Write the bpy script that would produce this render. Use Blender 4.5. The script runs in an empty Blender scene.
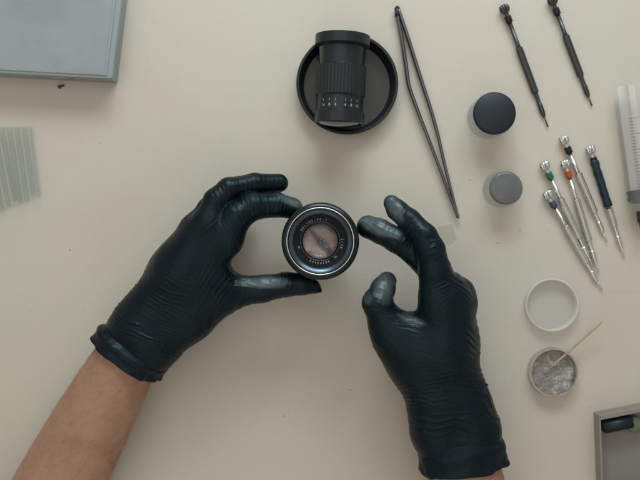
import bpy, bmesh, math, random
import numpy as np
from mathutils import Vector, Matrix

random.seed(7)
rng = np.random.default_rng(7)
scene = bpy.context.scene
COL = scene.collection
S = 0.001                      # everything is measured in millimetres
R = math.radians

# ------------------------------------------------------------------ camera
H = 700.0                      # camera height above the table, mm
K = 0.855 / 700.0              # mm per photo pixel, per mm of distance
cam_d = bpy.data.cameras.new('camera')
cam = bpy.data.objects.new('camera', cam_d)
COL.objects.link(cam)
cam.location = (0, 0, H * S)
cam_d.sensor_width = 36
cam_d.lens = 36.0 / (640 * K)
cam_d.clip_start = 0.01
cam_d.clip_end = 20
cam_d.dof.use_dof = True
cam_d.dof.focus_distance = 0.632
cam_d.dof.aperture_fstop = 7.0
scene.camera = cam

# ------------------------------------------------------------------ light
world = bpy.data.worlds.new('World')
scene.world = world
world.use_nodes = True
bg = world.node_tree.nodes['Background']
bg.inputs[0].default_value = (1.0, 0.945, 0.845, 1)
bg.inputs[1].default_value = 0.31

def area(name, loc, target, sx, sy, power, color):
    d = bpy.data.lights.new(name, 'AREA')
    d.shape = 'RECTANGLE'
    d.size, d.size_y, d.energy, d.color = sx, sy, power, color
    o = bpy.data.objects.new(name, d)
    COL.objects.link(o)
    o.location = loc
    o.rotation_euler = (Vector(target) - Vector(loc)).to_track_quat('-Z', 'Y').to_euler()
    return o
area('bench_lamp', (0.0, 0.85, 0.52), (0.0, 0.0, 0.04), 0.14, 0.10, 1.2, (0.86, 0.97, 1.0))
area('highlight_softbox', (0.14, 0.80, 0.52), (0.05, 0.0, 0.05), 0.80, 0.34, 6.6, (0.82, 0.95, 1.0))  # unseen softbox added for the fingertip highlights
area('overhead_fill', (-0.30, 0.05, 1.6), (-0.05, 0.0, 0.0), 1.7, 1.7, 6.2, (1.0, 0.985, 0.91))  # unseen overhead fill, added to lift the shade between the hands
area('near_fill', (0.0, -1.45, 1.25), (0.0, 0.0, 0.03), 2.4, 1.6, 4.5, (1.0, 0.95, 0.88))  # fill added out of view on the near side, below the hands
area('left_fill', (-1.4, 0.1, 1.15), (-0.1, 0.0, 0.0), 1.4, 1.6, 1.6, (0.95, 1.0, 0.84))  # unseen side fill, added to soften the shadows
area('right_fill', (1.5, 0.0, 1.1), (0.1, 0.0, 0.0), 1.6, 1.8, 1.0, (1.0, 0.93, 0.85))  # weaker fill added on the opposite side, also unseen

scene.view_settings.view_transform = 'Standard'
scene.view_settings.look = 'None'
scene.view_settings.exposure = -0.16
scene.view_settings.gamma = 1.0
scene.view_settings.use_curve_mapping = False

# ------------------------------------------------------------------ helpers
def P(px, py, z=0.0):
    """photo pixel at height z (mm) -> world mm"""
    f = (H - z) * K
    return np.array([(px - 320) * f, (240 - py) * f, z])

def RP(r, z=0.0):
    return r * (H - z) * K

def tag(o, label=None, cat=None, group=None, kind=None):
    for k, v in (('label', label), ('category', cat), ('group', group), ('kind', kind)):
        if v: o[k] = v
    return o

def thing(name, label, cat, loc=(0, 0, 0), rot=(0, 0, 0), group=None):
    o = bpy.data.objects.new(name, None)
    o.empty_display_size = 0.01
    COL.objects.link(o)
    o.location = Vector([float(c) for c in loc]) * S
    o.rotation_euler = rot
    return tag(o, label, cat, group)

def mk(name, verts, faces, mat, parent=None, smooth=True, loc=None, sharp=None):
    me = bpy.data.meshes.new(name)
    v = np.asarray(verts, dtype=float) * S
    me.from_pydata([tuple(p) for p in v], [], [tuple(int(i) for i in f) for f in faces])
    me.materials.append(mat)
    me.polygons.foreach_set('use_smooth', [smooth] * len(me.polygons))
    if sharp:
        bm = bmesh.new(); bm.from_mesh(me)
        for e in bm.edges:
            if len(e.link_faces) == 2 and e.calc_face_angle(0) > R(sharp): e.smooth = False
        bm.to_mesh(me); bm.free()
    me.update()
    o = bpy.data.objects.new(name, me)
    COL.objects.link(o)
    if loc is not None: o.location = Vector([float(c) for c in loc]) * S
    if parent: o.parent = parent
    return o

def lathe(profile, n=64, closed=False, star=None, axis='z'):
    """profile [(r,z)], star = (count, depth, i0, i1): ribs between profile rows i0..i1"""
    V, F = [], []
    m = len(profile)
    for i, (r, z) in enumerate(profile):
        for j in range(n):
            a = 2 * math.pi * j / n
            rr = r
            if star and star[2] <= i <= star[3]:
                rr = r - star[1] * (0.5 + 0.5 * math.cos(a * star[0]))
            V.append((rr * math.cos(a), rr * math.sin(a), z))
    for i in range(m - 1 if not closed else m):
        for j in range(n):
            a, b = i * n + j, i * n + (j + 1) % n
            i2 = (i + 1) % m
            F.append((a, b, i2 * n + (j + 1) % n, i2 * n + j))
    if not closed:
        if profile[0][0] > 1e-6: F.append(tuple(range(n - 1, -1, -1)))
        if profile[-1][0] > 1e-6: F.append(tuple((m - 1) * n + j for j in range(n)))
    V = np.array(V)
    if axis == 'x': V = V[:, [2, 0, 1]]
    return V, F

def box(c, s, bev=0.0):
    bm = bmesh.new()
    bmesh.ops.create_cube(bm, size=1.0)
    for v in bm.verts:
        v.co = Vector((v.co.x * s[0] + c[0], v.co.y * s[1] + c[1], v.co.z * s[2] + c[2]))
    if bev > 0:
        bmesh.ops.bevel(bm, geom=list(bm.edges), offset=bev, segments=2, affect='EDGES')
    V = [tuple(v.co) for v in bm.verts]
    F = [tuple(v.index for v in f.verts) for f in bm.faces]
    bm.free()
    return np.array(V), F

def join(*parts):
    V, F, o = [], [], 0
    for v, f in parts:
        V.append(np.asarray(v)); F += [tuple(i + o for i in q) for q in f]; o += len(v)
    return np.vstack(V), F

def sweep(pts, radii, n=16, flat=1.0, up=(0, 0, 1), cap=True):
    """tube through pts; radii (across, up) per point"""
    pts = [np.array(p, float) for p in pts]
    V, F = [], []
    m = len(pts)
    for i, p in enumerate(pts):
        t = pts[min(i + 1, m - 1)] - pts[max(i - 1, 0)]
        t /= np.linalg.norm(t)
        s = np.cross(t, up); s /= np.linalg.norm(s)
        u = np.cross(s, t)
        r = radii[i]
        ra, rb = (r if isinstance(r, (tuple, list)) else (r, r * flat))
        for j in range(n):
            a = 2 * math.pi * j / n
            V.append(p + s * math.cos(a) * ra + u * math.sin(a) * rb)
    for i in range(m - 1):
        for j in range(n):
            a, b = i * n + j, i * n + (j + 1) % n
            F.append((b, a, a + n, b + n))
    if cap:
        F.append(tuple(range(n))); F.append(tuple((m - 1) * n + j for j in range(n - 1, -1, -1)))
    return np.array(V), F

# ------------------------------------------------------------------ materials
def mat(name, col, rough=0.5, metal=0.0, spec=0.5, noise=None, bump=None, trans=0.0, ior=1.45,
        coat=0.0, sss=0.0, alpha=1.0, rnoise=None):
    m = bpy.data.materials.new(name)
    m.use_nodes = True
    nt = m.node_tree
    b = nt.nodes['Principled BSDF']
    b.inputs['Base Color'].default_value = (*col, 1)
    b.inputs['Roughness'].default_value = rough
    b.inputs['Metallic'].default_value = metal
    b.inputs['Specular IOR Level'].default_value = spec
    b.inputs['Transmission Weight'].default_value = trans
    b.inputs['IOR'].default_value = ior
    b.inputs['Coat Weight'].default_value = coat
    b.inputs['Alpha'].default_value = alpha
    if sss:
        b.inputs['Subsurface Weight'].default_value = sss
        b.inputs['Subsurface Radius'].default_value = (0.004, 0.0015, 0.0008)
        b.inputs['Subsurface Scale'].default_value = 1.0
    tc = nt.nodes.new('ShaderNodeTexCoord')
    if noise:          # list of (scale, colour2, lo, hi)
        last = None
        for sc_, c2, lo, hi in noise:
            n = nt.nodes.new('ShaderNodeTexNoise'); n.inputs['Scale'].default_value = sc_
            n.inputs['Detail'].default_value = 5; n.inputs['Roughness'].default_value = 0.6
            nt.links.new(tc.outputs['Object'], n.inputs['Vector'])
            mr = nt.nodes.new('ShaderNodeMapRange')
            mr.inputs['From Min'].default_value = lo; mr.inputs['From Max'].default_value = hi
            mr.interpolation_type = 'SMOOTHSTEP'
            nt.links.new(n.outputs['Fac'], mr.inputs['Value'])
            mx = nt.nodes.new('ShaderNodeMix'); mx.data_type = 'RGBA'
            nt.links.new(mr.outputs['Result'], mx.inputs['Factor'])
            if last is None: mx.inputs[6].default_value = (*col, 1)
            else: nt.links.new(last, mx.inputs[6])
            mx.inputs[7].default_value = (*c2, 1)
            last = mx.outputs[2]
        nt.links.new(last, b.inputs['Base Color'])
    if rnoise:         # (scale, lo, hi)
        n = nt.nodes.new('ShaderNodeTexNoise'); n.inputs['Scale'].default_value = rnoise[0]
        n.inputs['Detail'].default_value = 4
        nt.links.new(tc.outputs['Object'], n.inputs['Vector'])
        mr = nt.nodes.new('ShaderNodeMapRange')
        mr.inputs['From Min'].default_value = 0.3; mr.inputs['From Max'].default_value = 0.7
        mr.inputs['To Min'].default_value = rnoise[1]; mr.inputs['To Max'].default_value = rnoise[2]
        nt.links.new(n.outputs['Fac'], mr.inputs['Value'])
        nt.links.new(mr.outputs['Result'], b.inputs['Roughness'])
    if bump:           # list of (scale, distance m, strength)
        prev = None
        for sc_, dist, st in bump:
            n = nt.nodes.new('ShaderNodeTexNoise'); n.inputs['Scale'].default_value = sc_
            n.inputs['Detail'].default_value = 4
            nt.links.new(tc.outputs['Object'], n.inputs['Vector'])
            bp = nt.nodes.new('ShaderNodeBump')
            bp.inputs['Distance'].default_value = dist; bp.inputs['Strength'].default_value = st
            nt.links.new(n.outputs['Fac'], bp.inputs['Height'])
            if prev: nt.links.new(prev, bp.inputs['Normal'])
            prev = bp.outputs['Normal']
        nt.links.new(prev, b.inputs['Normal'])
    return m

M = {}
M['table'] = mat('desk_mat_vinyl', (0.585, 0.538, 0.46), 0.42, spec=0.35,
                 noise=[(3.2, (0.57, 0.505, 0.445), 0.40, 0.62), (9.0, (0.55, 0.52, 0.45), 0.45, 0.75),
                        (160, (0.52, 0.48, 0.41), 0.60, 0.78)],
                 bump=[(5.0, 0.004, 0.25), (900, 0.00006, 0.35)], rnoise=(14, 0.34, 0.52))
M['glove'] = mat('black_nitrile', (0.0018, 0.0055, 0.0095), 0.38, spec=0.30,
                 noise=[(60, (0.003, 0.009, 0.012), 0.42, 0.7)],
                 bump=[(150, 0.0006, 0.25), (700, 0.00012, 0.4)], rnoise=(40, 0.31, 0.46))
M['skin'] = mat('skin', (0.40, 0.235, 0.155), 0.5, spec=0.35, sss=0.35,
                noise=[(35, (0.34, 0.185, 0.12), 0.40, 0.68), (260, (0.36, 0.20, 0.13), 0.55, 0.75)],
                bump=[(420, 0.0004, 0.5), (1300, 0.00015, 0.5)])
M['hair'] = mat('arm_hair', (0.05, 0.028, 0.018), 0.5)
M['black_paint'] = mat('black_anodised', (0.010, 0.014, 0.017), 0.30, spec=0.55, bump=[(1500, 0.00003, 0.4)], rnoise=(90, 0.24, 0.42))
M['black_matte'] = mat('black_matte', (0.006, 0.008, 0.010), 0.65, spec=0.3)
M['black_satin'] = mat('black_satin', (0.004, 0.009, 0.012), 0.26, metal=0.0, spec=0.5)
M['chrome'] = mat('chrome', (0.74, 0.74, 0.73), 0.16, metal=1.0, rnoise=(300, 0.12, 0.3))
M['steel'] = mat('worn_steel', (0.66, 0.65, 0.62), 0.28, metal=1.0, rnoise=(200, 0.22, 0.42))
M['dark_steel'] = mat('dark_steel', (0.09, 0.095, 0.10), 0.33, metal=0.9, rnoise=(120, 0.25, 0.45))
M['tweezer_steel'] = mat('tweezer_steel', (0.16, 0.165, 0.17), 0.30, metal=0.95, rnoise=(160, 0.2, 0.45))
M['white_ink'] = mat('white_ink', (0.42, 0.45, 0.46), 0.5)
M['grey_ink'] = mat('dark_print', (0.10, 0.10, 0.10), 0.6)
M['cone'] = mat('blue_grey_anodised', (0.09, 0.125, 0.15), 0.30, metal=0.8, spec=0.8)
M['glass'] = mat('clear_glass', (1, 1, 1), 0.02, trans=1.0, ior=1.5)
M['plastic_clear'] = mat('clear_plastic', (0.93, 0.93, 0.92), 0.14, trans=0.9, ior=1.12)
M['teal_band'] = mat('teal_ring', (0.02, 0.13, 0.12), 0.35)
M['grey_band'] = mat('slate_ring', (0.05, 0.07, 0.10), 0.35)
M['orange_band'] = mat('orange_ring', (0.42, 0.075, 0.02), 0.35)
M['black_band'] = mat('black_ring', (0.008, 0.008, 0.01), 0.35)
M['sleeve'] = mat('teal_heat_shrink', (0.004, 0.022, 0.036), 0.42, bump=[(500, 0.0004, 0.6)])
M['rubber'] = mat('black_rubber', (0.010, 0.016, 0.022), 0.5)
M['wood'] = mat('birch', (0.50, 0.36, 0.23), 0.6, noise=[(400, (0.42, 0.29, 0.18), 0.4, 0.7)])

def sheen_nodes():  # pale highlight sheen painted into the base colour at fingertips and thumbs
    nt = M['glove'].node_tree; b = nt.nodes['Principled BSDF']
    at = nt.nodes.new('ShaderNodeAttribute'); at.attribute_name = 'painted_sheen'
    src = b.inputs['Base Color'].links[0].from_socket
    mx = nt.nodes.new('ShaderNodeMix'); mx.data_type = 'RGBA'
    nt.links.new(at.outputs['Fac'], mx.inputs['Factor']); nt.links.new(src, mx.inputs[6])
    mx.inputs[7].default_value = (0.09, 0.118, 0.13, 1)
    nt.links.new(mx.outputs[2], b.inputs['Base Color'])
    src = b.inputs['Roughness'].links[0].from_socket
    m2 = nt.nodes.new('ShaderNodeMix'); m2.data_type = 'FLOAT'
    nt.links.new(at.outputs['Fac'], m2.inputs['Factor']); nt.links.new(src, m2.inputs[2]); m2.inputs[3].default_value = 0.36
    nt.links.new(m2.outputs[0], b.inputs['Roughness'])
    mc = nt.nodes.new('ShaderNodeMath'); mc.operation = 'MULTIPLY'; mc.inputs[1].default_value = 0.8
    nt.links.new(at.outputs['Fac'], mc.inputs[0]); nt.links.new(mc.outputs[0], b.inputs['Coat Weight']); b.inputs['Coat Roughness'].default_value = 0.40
sheen_nodes()
M['glove'].node_tree.nodes['Principled BSDF'].inputs['Specular Tint'].default_value = (0.74, 0.95, 1.0, 1)

def glass_like(name, tint, rough, mixfac, ior=1.45):
    """thin see-through plastic or frosted glass: part transparent, part diffuse and glossy"""
    m = bpy.data.materials.new(name); m.use_nodes = True
    nt = m.node_tree; b = nt.nodes['Principled BSDF']
    b.inputs['Base Color'].default_value = (*tint, 1)
    b.inputs['Roughness'].default_value = rough
    tr = nt.nodes.new('ShaderNodeBsdfTransparent')
    tr.inputs[0].default_value = (0.99, 0.992, 0.99, 1)
    mx = nt.nodes.new('ShaderNodeMixShader'); mx.inputs[0].default_value = mixfac
    out = nt.nodes['Material Output']
    nt.links.new(tr.outputs[0], mx.inputs[1]); nt.links.new(b.outputs[0], mx.inputs[2])
    nt.links.new(mx.outputs[0], out.inputs['Surface'])
    return m
M['milky'] = glass_like('milky_plastic', (0.70, 0.70, 0.66), 0.25, 0.22)
M['milky_rim'] = glass_like('milky_rim', (0.80, 0.80, 0.76), 0.12, 0.50)
M['smoky'] = glass_like('smoky_plastic', (0.15, 0.155, 0.16), 0.2, 0.72)
M['smoky_side'] = glass_like('smoky_plastic_side', (0.42, 0.42, 0.41), 0.2, 0.24)
M['iris'] = glass_like('oiled_iris_steel', (0.035, 0.035, 0.04), 0.35, 0.62)
M['dark_glass'] = glass_like('dark_glass', (0.05, 0.055, 0.055), 0.12, 0.55)
M['aqua'] = glass_like('aqua_plastic', (0.52, 0.60, 0.56), 0.35, 0.09)
M['syringe'] = glass_like('syringe_plastic', (0.85, 0.82, 0.79), 0.12, 0.075)
M['rod'] = glass_like('rod_plastic', (0.80, 0.77, 0.74), 0.2, 0.35)
M['tape'] = glass_like('clear_tape', (0.45, 0.44, 0.42), 0.25, 0.08)
M['blue_box'] = mat('blue_grey_plastic', (0.30, 0.335, 0.34), 0.4, noise=[(20, (0.26, 0.295, 0.30), 0.4, 0.7)], bump=[(60, 0.0006, 0.3)])

# ------------------------------------------------------------------ the desk
def desk_marks():
    nt = M['table'].node_tree; b = nt.nodes['Principled BSDF']
    tc = [n for n in nt.nodes if n.type == 'TEX_COORD'][0]
    last = b.inputs['Base Color'].links[0].from_socket
    for ang, sc_, lo, hi, c2 in ((0.5, (7, 420, 1), 0.70, 0.80, (0.46, 0.42, 0.36)), (-0.9, (6, 380, 1), 0.71, 0.82, (0.66, 0.62, 0.55)),
                                 (1.9, (9, 300, 1), 0.72, 0.80, (0.47, 0.43, 0.37))):
        mp = nt.nodes.new('ShaderNodeMapping'); mp.inputs['Rotation'].default_value = (0, 0, ang); mp.inputs['Scale'].default_value = sc_
        n = nt.nodes.new('ShaderNodeTexNoise'); n.inputs['Scale'].default_value = 1.0; n.inputs['Detail'].default_value = 1
        n2 = nt.nodes.new('ShaderNodeTexNoise'); n2.inputs['Scale'].default_value = 11
        mr = nt.nodes.new('ShaderNodeMapRange'); mr.inputs['From Min'].default_value = lo; mr.inputs['From Max'].default_value = hi
        mr2 = nt.nodes.new('ShaderNodeMapRange'); mr2.inputs['From Min'].default_value = 0.5; mr2.inputs['From Max'].default_value = 0.65
        mr2.inputs['To Max'].default_value = 0.55
        mm = nt.nodes.new('ShaderNodeMath'); mm.operation = 'MULTIPLY'
        nt.links.new(tc.outputs['Object'], mp.inputs['Vector']); nt.links.new(mp.outputs[0], n.inputs['Vector'])
        nt.links.new(tc.outputs['Object'], n2.inputs['Vector'])
        nt.links.new(n.outputs['Fac'], mr.inputs['Value']); nt.links.new(n2.outputs['Fac'], mr2.inputs['Value'])
        nt.links.new(mr.outputs[0], mm.inputs[0]); nt.links.new(mr2.outputs[0], mm.inputs[1])
        mx = nt.nodes.new('ShaderNodeMix'); mx.data_type = 'RGBA'
        nt.links.new(mm.outputs[0], mx.inputs['Factor']); nt.links.new(last, mx.inputs[6]); mx.inputs[7].default_value = (*c2, 1)
        last = mx.outputs[2]
    nt.links.new(last, b.inputs['Base Color'])
desk_marks()

def desk():
    n = 60
    xs = np.linspace(-1500, 1500, n); V = []; F = []
    for y in xs:
        for x in xs: V.append((x, y, 0))
    for j in range(n - 1):
        for i in range(n - 1):
            a = j * n + i; F.append((a, a + 1, a + n + 1, a + n))
    o = mk('table_surface', V, F, M['table'])
    tag(o, 'pale beige work surface', None, kind='structure')
desk()

# ------------------------------------------------------------------ noise and hand surface
def vnoise(p, seed=0):
    """value noise in [0,1], p (n,3)"""
    i = np.floor(p).astype(np.int64); f = p - i
    f = f * f * (3 - 2 * f)
    def h(a, b, c):
        x = (a * 374761393 + b * 668265263 + c * 2147483647 + seed * 1442695041) & 0xffffffff
        x = ((x ^ (x >> 13)) * 1274126177) & 0xffffffff
        x = ((x ^ (x >> 16)) * 2246822519) & 0xffffffff
        return ((x ^ (x >> 15)) & 0xffff) / 65535.0
    r = 0
    for dx in (0, 1):
        for dy in (0, 1):
            for dz in (0, 1):
                w = (f[:, 0] if dx else 1 - f[:, 0]) * (f[:, 1] if dy else 1 - f[:, 1]) * (f[:, 2] if dz else 1 - f[:, 2])
                r = r + w * h(i[:, 0] + dx, i[:, 1] + dy, i[:, 2] + dz)
    return r

def smin(a, b, k):
    h = np.clip(0.5 + 0.5 * (b - a) / k, 0, 1)
    return b + (a - b) * h - k * h * (1 - h)

def cone(X, Y, Z, a, b, ra, rb):
    a = a.astype(np.float32); b = b.astype(np.float32)
    d = b - a; L2 = float(d @ d)
    px, py, pz = X - a[0], Y - a[1], Z - a[2]
    t = np.clip((px * d[0] + py * d[1] + pz * d[2]) / L2, 0, 1)
    return np.sqrt((px - t * d[0]) ** 2 + (py - t * d[1]) ** 2 + (pz - t * d[2]) ** 2) - (ra + (rb - ra) * t)

def surface_nets(D, org, h):
    ins = D < 0
    nx, ny, nz = D.shape
    c = [ins[i:nx - 1 + i, j:ny - 1 + j, k:nz - 1 + k] for i in (0, 1) for j in (0, 1) for k in (0, 1)]
    s = sum(a.astype(np.int8) for a in c)
    cells = np.argwhere((s > 0) & (s < 8))
    idx = -np.ones((nx - 1, ny - 1, nz - 1), np.int64)
    idx[tuple(cells.T)] = np.arange(len(cells))
    acc = np.zeros((len(cells), 3)); cnt = np.zeros(len(cells))
    cor = [np.array((i, j, k)) for i in (0, 1) for j in (0, 1) for k in (0, 1)]
    val = [D[tuple((cells + q).T)] for q in cor]
    for a in range(8):
        for b in range(a + 1, 8):
            if np.abs(cor[a] - cor[b]).sum() != 1: continue
            m = (val[a] < 0) != (val[b] < 0)
            t = val[a][m] / (val[a][m] - val[b][m])
            acc[m] += cor[a] + t[:, None] * (cor[b] - cor[a]); cnt[m] += 1
    V = (cells + acc / cnt[:, None]) * h + org
    F = []
    for ax in range(3):
        sl0 = [slice(None)] * 3; sl1 = [slice(None)] * 3
        sl0[ax] = slice(0, -1); sl1[ax] = slice(1, None)
        A, B = ins[tuple(sl0)], ins[tuple(sl1)]
        e = np.argwhere(A != B)
        o1, o2 = (ax + 1) % 3, (ax + 2) % 3
        e = e[(e[:, o1] > 0) & (e[:, o2] > 0) & (e[:, o1] < D.shape[o1] - 1) & (e[:, o2] < D.shape[o2] - 1)]
        def g(d1, d2):
            q = e.copy(); q[:, o1] -= d1; q[:, o2] -= d2
            return idx[tuple(q.T)]
        Q = np.stack([g(0, 0), g(1, 0), g(1, 1), g(0, 1)], 1)
        fl = ~A[tuple(e.T)]
        Q[fl] = Q[fl][:, ::-1]
        F.append(Q)
    return V, np.vstack(F)

def normals(V, F):
    n = np.cross(V[F[:, 2]] - V[F[:, 0]], V[F[:, 3]] - V[F[:, 1]])
    N = np.zeros_like(V)
    for k in range(4): np.add.at(N, F[:, k], n)
    return N / np.maximum(np.linalg.norm(N, axis=1, keepdims=True), 1e-9)

def chain_world(ch):
    return [(P(x, y, z), RP(r, z)) for x, y, z, r in ch]

def hand_mesh(name, palm, fingers, cut, wrinkles, parent, h=0.55, kp=15.0, seed=0, painted_sheen=()):
    palm = [chain_world(c) for c in palm]; fingers = [chain_world(c) for c in fingers]
    allp = [q for c in palm + fingers for q in c]
    lo = np.min([p - r for p, r in allp], 0) - 5; hi = np.max([p + r for p, r in allp], 0) + 5
    dims = np.ceil((hi - lo) / h).astype(int)
    ax = [(lo[i] + h * np.arange(dims[i])).astype(np.float32) for i in range(3)]
    X, Y, Z = ax[0][:, None, None], ax[1][None, :, None], ax[2][None, None, :]
    D0 = None
    for c in palm:
        for (a, ra), (b, rb) in zip(c, c[1:]):
            d = cone(X, Y, Z, a, b, ra, rb)
            D0 = d if D0 is None else smin(D0, d, kp)
    D = None
    for c in fingers:
        df = None
        for (a, ra), (b, rb) in zip(c, c[1:]):
            d = cone(X, Y, Z, a, b, ra, rb)
            df = d if df is None else smin(df, d, 2.5)
        d = smin(D0, df, 7.0)
        D = d if D is None else smin(D, d, 0.9)
    if cut is not None:      # plane: keep the side the normal points at
        p0, nrm = cut
        pl = (X - p0[0]) * nrm[0] + (Y - p0[1]) * nrm[1] + (Z - p0[2]) * nrm[2]
        D = np.maximum(D, -pl)
    V, F = surface_nets(D.astype(np.float32), lo, h)
    del D, D0
    for it in range(2):      # light relaxing
        A = np.zeros_like(V); C = np.zeros(len(V))
        for k in range(4):
            a, b = F[:, k], F[:, (k + 1) % 4]
            np.add.at(A, a, V[b]); np.add.at(C, a, 1)
            np.add.at(A, b, V[a]); np.add.at(C, b, 1)
        V = V * 0.5 + 0.5 * A / C[:, None]
    N = normals(V, F)
    f = (H - V[:, 2]) * K
    px = V[:, 0] / f + 320; py = 240 - V[:, 1] / f
    disp = np.zeros(len(V))
    warp = vnoise(V / 15.0, seed + 1) - 0.5
    warp2 = vnoise(V / 3.2, seed + 2) - 0.5
    for cx, cy, dx, dy, sl, sa, wl, amp in wrinkles:
        L = math.hypot(dx, dy); ux, uy = dx / L, dy / L
        u = (px - cx) * ux + (py - cy) * uy
        v = -(px - cx) * uy + (py - cy) * ux
        v2 = v + 0.03 * u * np.sin(u / 17.0 + cx) + warp * wl * 1.5 + warp2 * wl * 0.22
        ph = v2 / wl
        cell = np.floor(ph).astype(int)
        frac = ph - cell
        ridge = np.exp(-((frac - 0.5) / np.where(frac < 0.5, 0.26, 0.12)) ** 2)
        # each wrinkle has its own strength and its own length of line
        hh = np.modf(np.abs(np.sin(cell * 12.9898 + cx * 0.7) * 43758.5))[0]
        h2 = np.modf(np.abs(np.sin(cell * 78.233 + cy * 0.9) * 12543.1))[0]
        w = (0.25 + 0.75 * hh) * np.exp(-((u - (h2 - 0.5) * sl * 1.1) / (sl * (0.5 + 0.6 * hh))) ** 2)
        disp += 1.45 * amp * w * ridge * np.exp(-(v / sa) ** 2)
    # broad looseness of the film
    disp += 0.9 * (vnoise(V / 18.0, seed + 3) - 0.5) + 0.22 * (vnoise(V / 6.0, seed + 4) - 0.5)
    rd = np.abs(vnoise(V / np.array([7.0, 7.0, 7.0]) + warp[:, None] * 0.8, seed + 5) - 0.5)
    disp += 0.12 * np.exp(-(rd / 0.05) ** 2)
    V = V + N * (disp * 0.85)[:, None]
    o = mk(name, V, F, M['glove'], parent)
    st = np.zeros(len(V))  # mask of the painted highlights, only where the film faces up
    for cx, cy, dx, dy, sl, sa, am in painted_sheen:
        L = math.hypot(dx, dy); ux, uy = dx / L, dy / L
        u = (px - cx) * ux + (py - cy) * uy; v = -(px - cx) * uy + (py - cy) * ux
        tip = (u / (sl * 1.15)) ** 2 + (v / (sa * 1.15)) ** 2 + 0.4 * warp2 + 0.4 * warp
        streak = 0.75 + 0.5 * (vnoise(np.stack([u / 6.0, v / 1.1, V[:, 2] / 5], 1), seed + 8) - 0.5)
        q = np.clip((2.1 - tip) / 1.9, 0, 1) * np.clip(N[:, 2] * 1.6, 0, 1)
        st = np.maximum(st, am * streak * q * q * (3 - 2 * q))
    at = o.data.attributes.new('painted_sheen', 'FLOAT', 'POINT')
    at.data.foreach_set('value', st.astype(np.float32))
    return o

def cuff_mesh(axis_a, axis_b, ra, rb, parent, seed, side_up=0.82):
    """loose rolled glove hem: a folded band round the wrist from a (hand side) to b (arm side)"""
    a, b = np.array(axis_a), np.array(axis_b)
    t = (b - a) / np.linalg.norm(b - a)
    s = np.cross(t, (0, 0, 1)); s /= np.linalg.norm(s); u = np.cross(s, t)
    n = 120
    L = np.linalg.norm(b - a)
    prof = [(-0.35, -5.5), (-0.05, -1.6), (0.08, 0.9), (0.25, 1.1), (0.45, 0.8), (0.65, 0.9), (0.82, 1.5),
            (0.93, 2.1), (1.0, 1.9), (1.03, 1.0), (0.99, 0.0), (0.8, -0.6), (0.3, -1.2)]
    V, F = [], []
    for i, (q, off) in enumerate(prof):
        for j in range(n):
            an = 2 * math.pi * j / n
            c = np.array([[math.cos(an) * 2.2 + seed, math.sin(an) * 2.2, q * 1.4]])
            w = 2.4 * (vnoise(c, seed)[0] - 0.5) + 2.2 * (vnoise(c * 2.9, seed + 1)[0] - 0.5)
            w2 = 4.2 * (vnoise(c[:, [0, 1, 2]] * np.array([[0.9, 0.9, 0]]), seed + 2)[0] - 0.5)
            lerp = min(max(q, 0), 1)
            r = ra + (rb - ra) * lerp + off + w * (0.6 + 0.8 * q)
            p = a + t * (q * L + w2 * max(q, 0)) + s * math.cos(an) * r + u * math.sin(an) * r * side_up
            V.append(p)
    m = len(prof)
    for i in range(m - 1):
        for j in range(n):
            x, y = i * n + j, i * n + (j + 1) % n
            F.append((y, x, x + n, y + n))
    o = mk('cuff', V, F, M['glove'], parent)
    md = o.modifiers.new('round', 'SUBSURF'); md.levels = md.render_levels = 1
    return o

person = thing('person', 'person in black nitrile gloves with bare forearms, holding a camera lens over the desk',
               'person', (0, 0, 0))

def arm(pts, label, seed, hairs=260):
    P3 = [P(x, y, z) for x, y, z, _, _ in pts]
    # resample with a smooth curve
    m = len(pts); T = np.linspace(0, m - 1, 44)
    W = np.array([np.concatenate([P3[i], [RP(pts[i][3], pts[i][2]), RP(pts[i][4], pts[i][2])]]) for i in range(m)])
    out = np.array([[np.interp(t, range(m), W[:, c]) for c in range(5)] for t in T])
    for _ in range(6): out[1:-1] = out[1:-1] * 0.5 + 0.25 * (out[2:] + out[:-2])
    V, F = sweep(out[:, :3], [(a, b) for a, b in out[:, 3:]], n=72)
    o = mk('arm', V, F, M['skin'], person)
    o['label'] = label
    N = len(out)
    HV, HF = [], []
    r_ = random.Random(seed)
    for k in range(hairs):
        i = r_.uniform(0, N - 2); i0 = int(i); c = out[i0] + (out[i0 + 1] - out[i0]) * (i - i0)
        t = out[i0 + 1][:3] - out[i0][:3]; t /= np.linalg.norm(t)
        s = np.cross(t, (0, 0, 1)); s /= np.linalg.norm(s); u = np.cross(s, t)
        an = r_.uniform(0.0, math.pi)
        nrm = s * math.cos(an) + u * math.sin(an)
        p = c[:3] + s * math.cos(an) * c[3] + u * math.sin(an) * c[4] - nrm * 0.1
        tang = np.cross(nrm, t)
        d = t * r_.uniform(-1, -0.5) + tang * r_.uniform(0.1, 0.7); d /= np.linalg.norm(d)
        L = r_.uniform(4, 9)
        q = [p, p + d * L * 0.4 + nrm * 0.9, p + d * L + nrm * 0.7]
        v, f = sweep(q, [0.036, 0.028, 0.012], n=3, up=nrm + 0.01)
        base = len(HV); HV += list(v); HF += [tuple(x + base for x in g) for g in f]
    if hairs:
        hobj = mk('arm_hair', HV, HF, M['hair'], o); hobj['kind'] = 'stuff'
    return o

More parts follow.
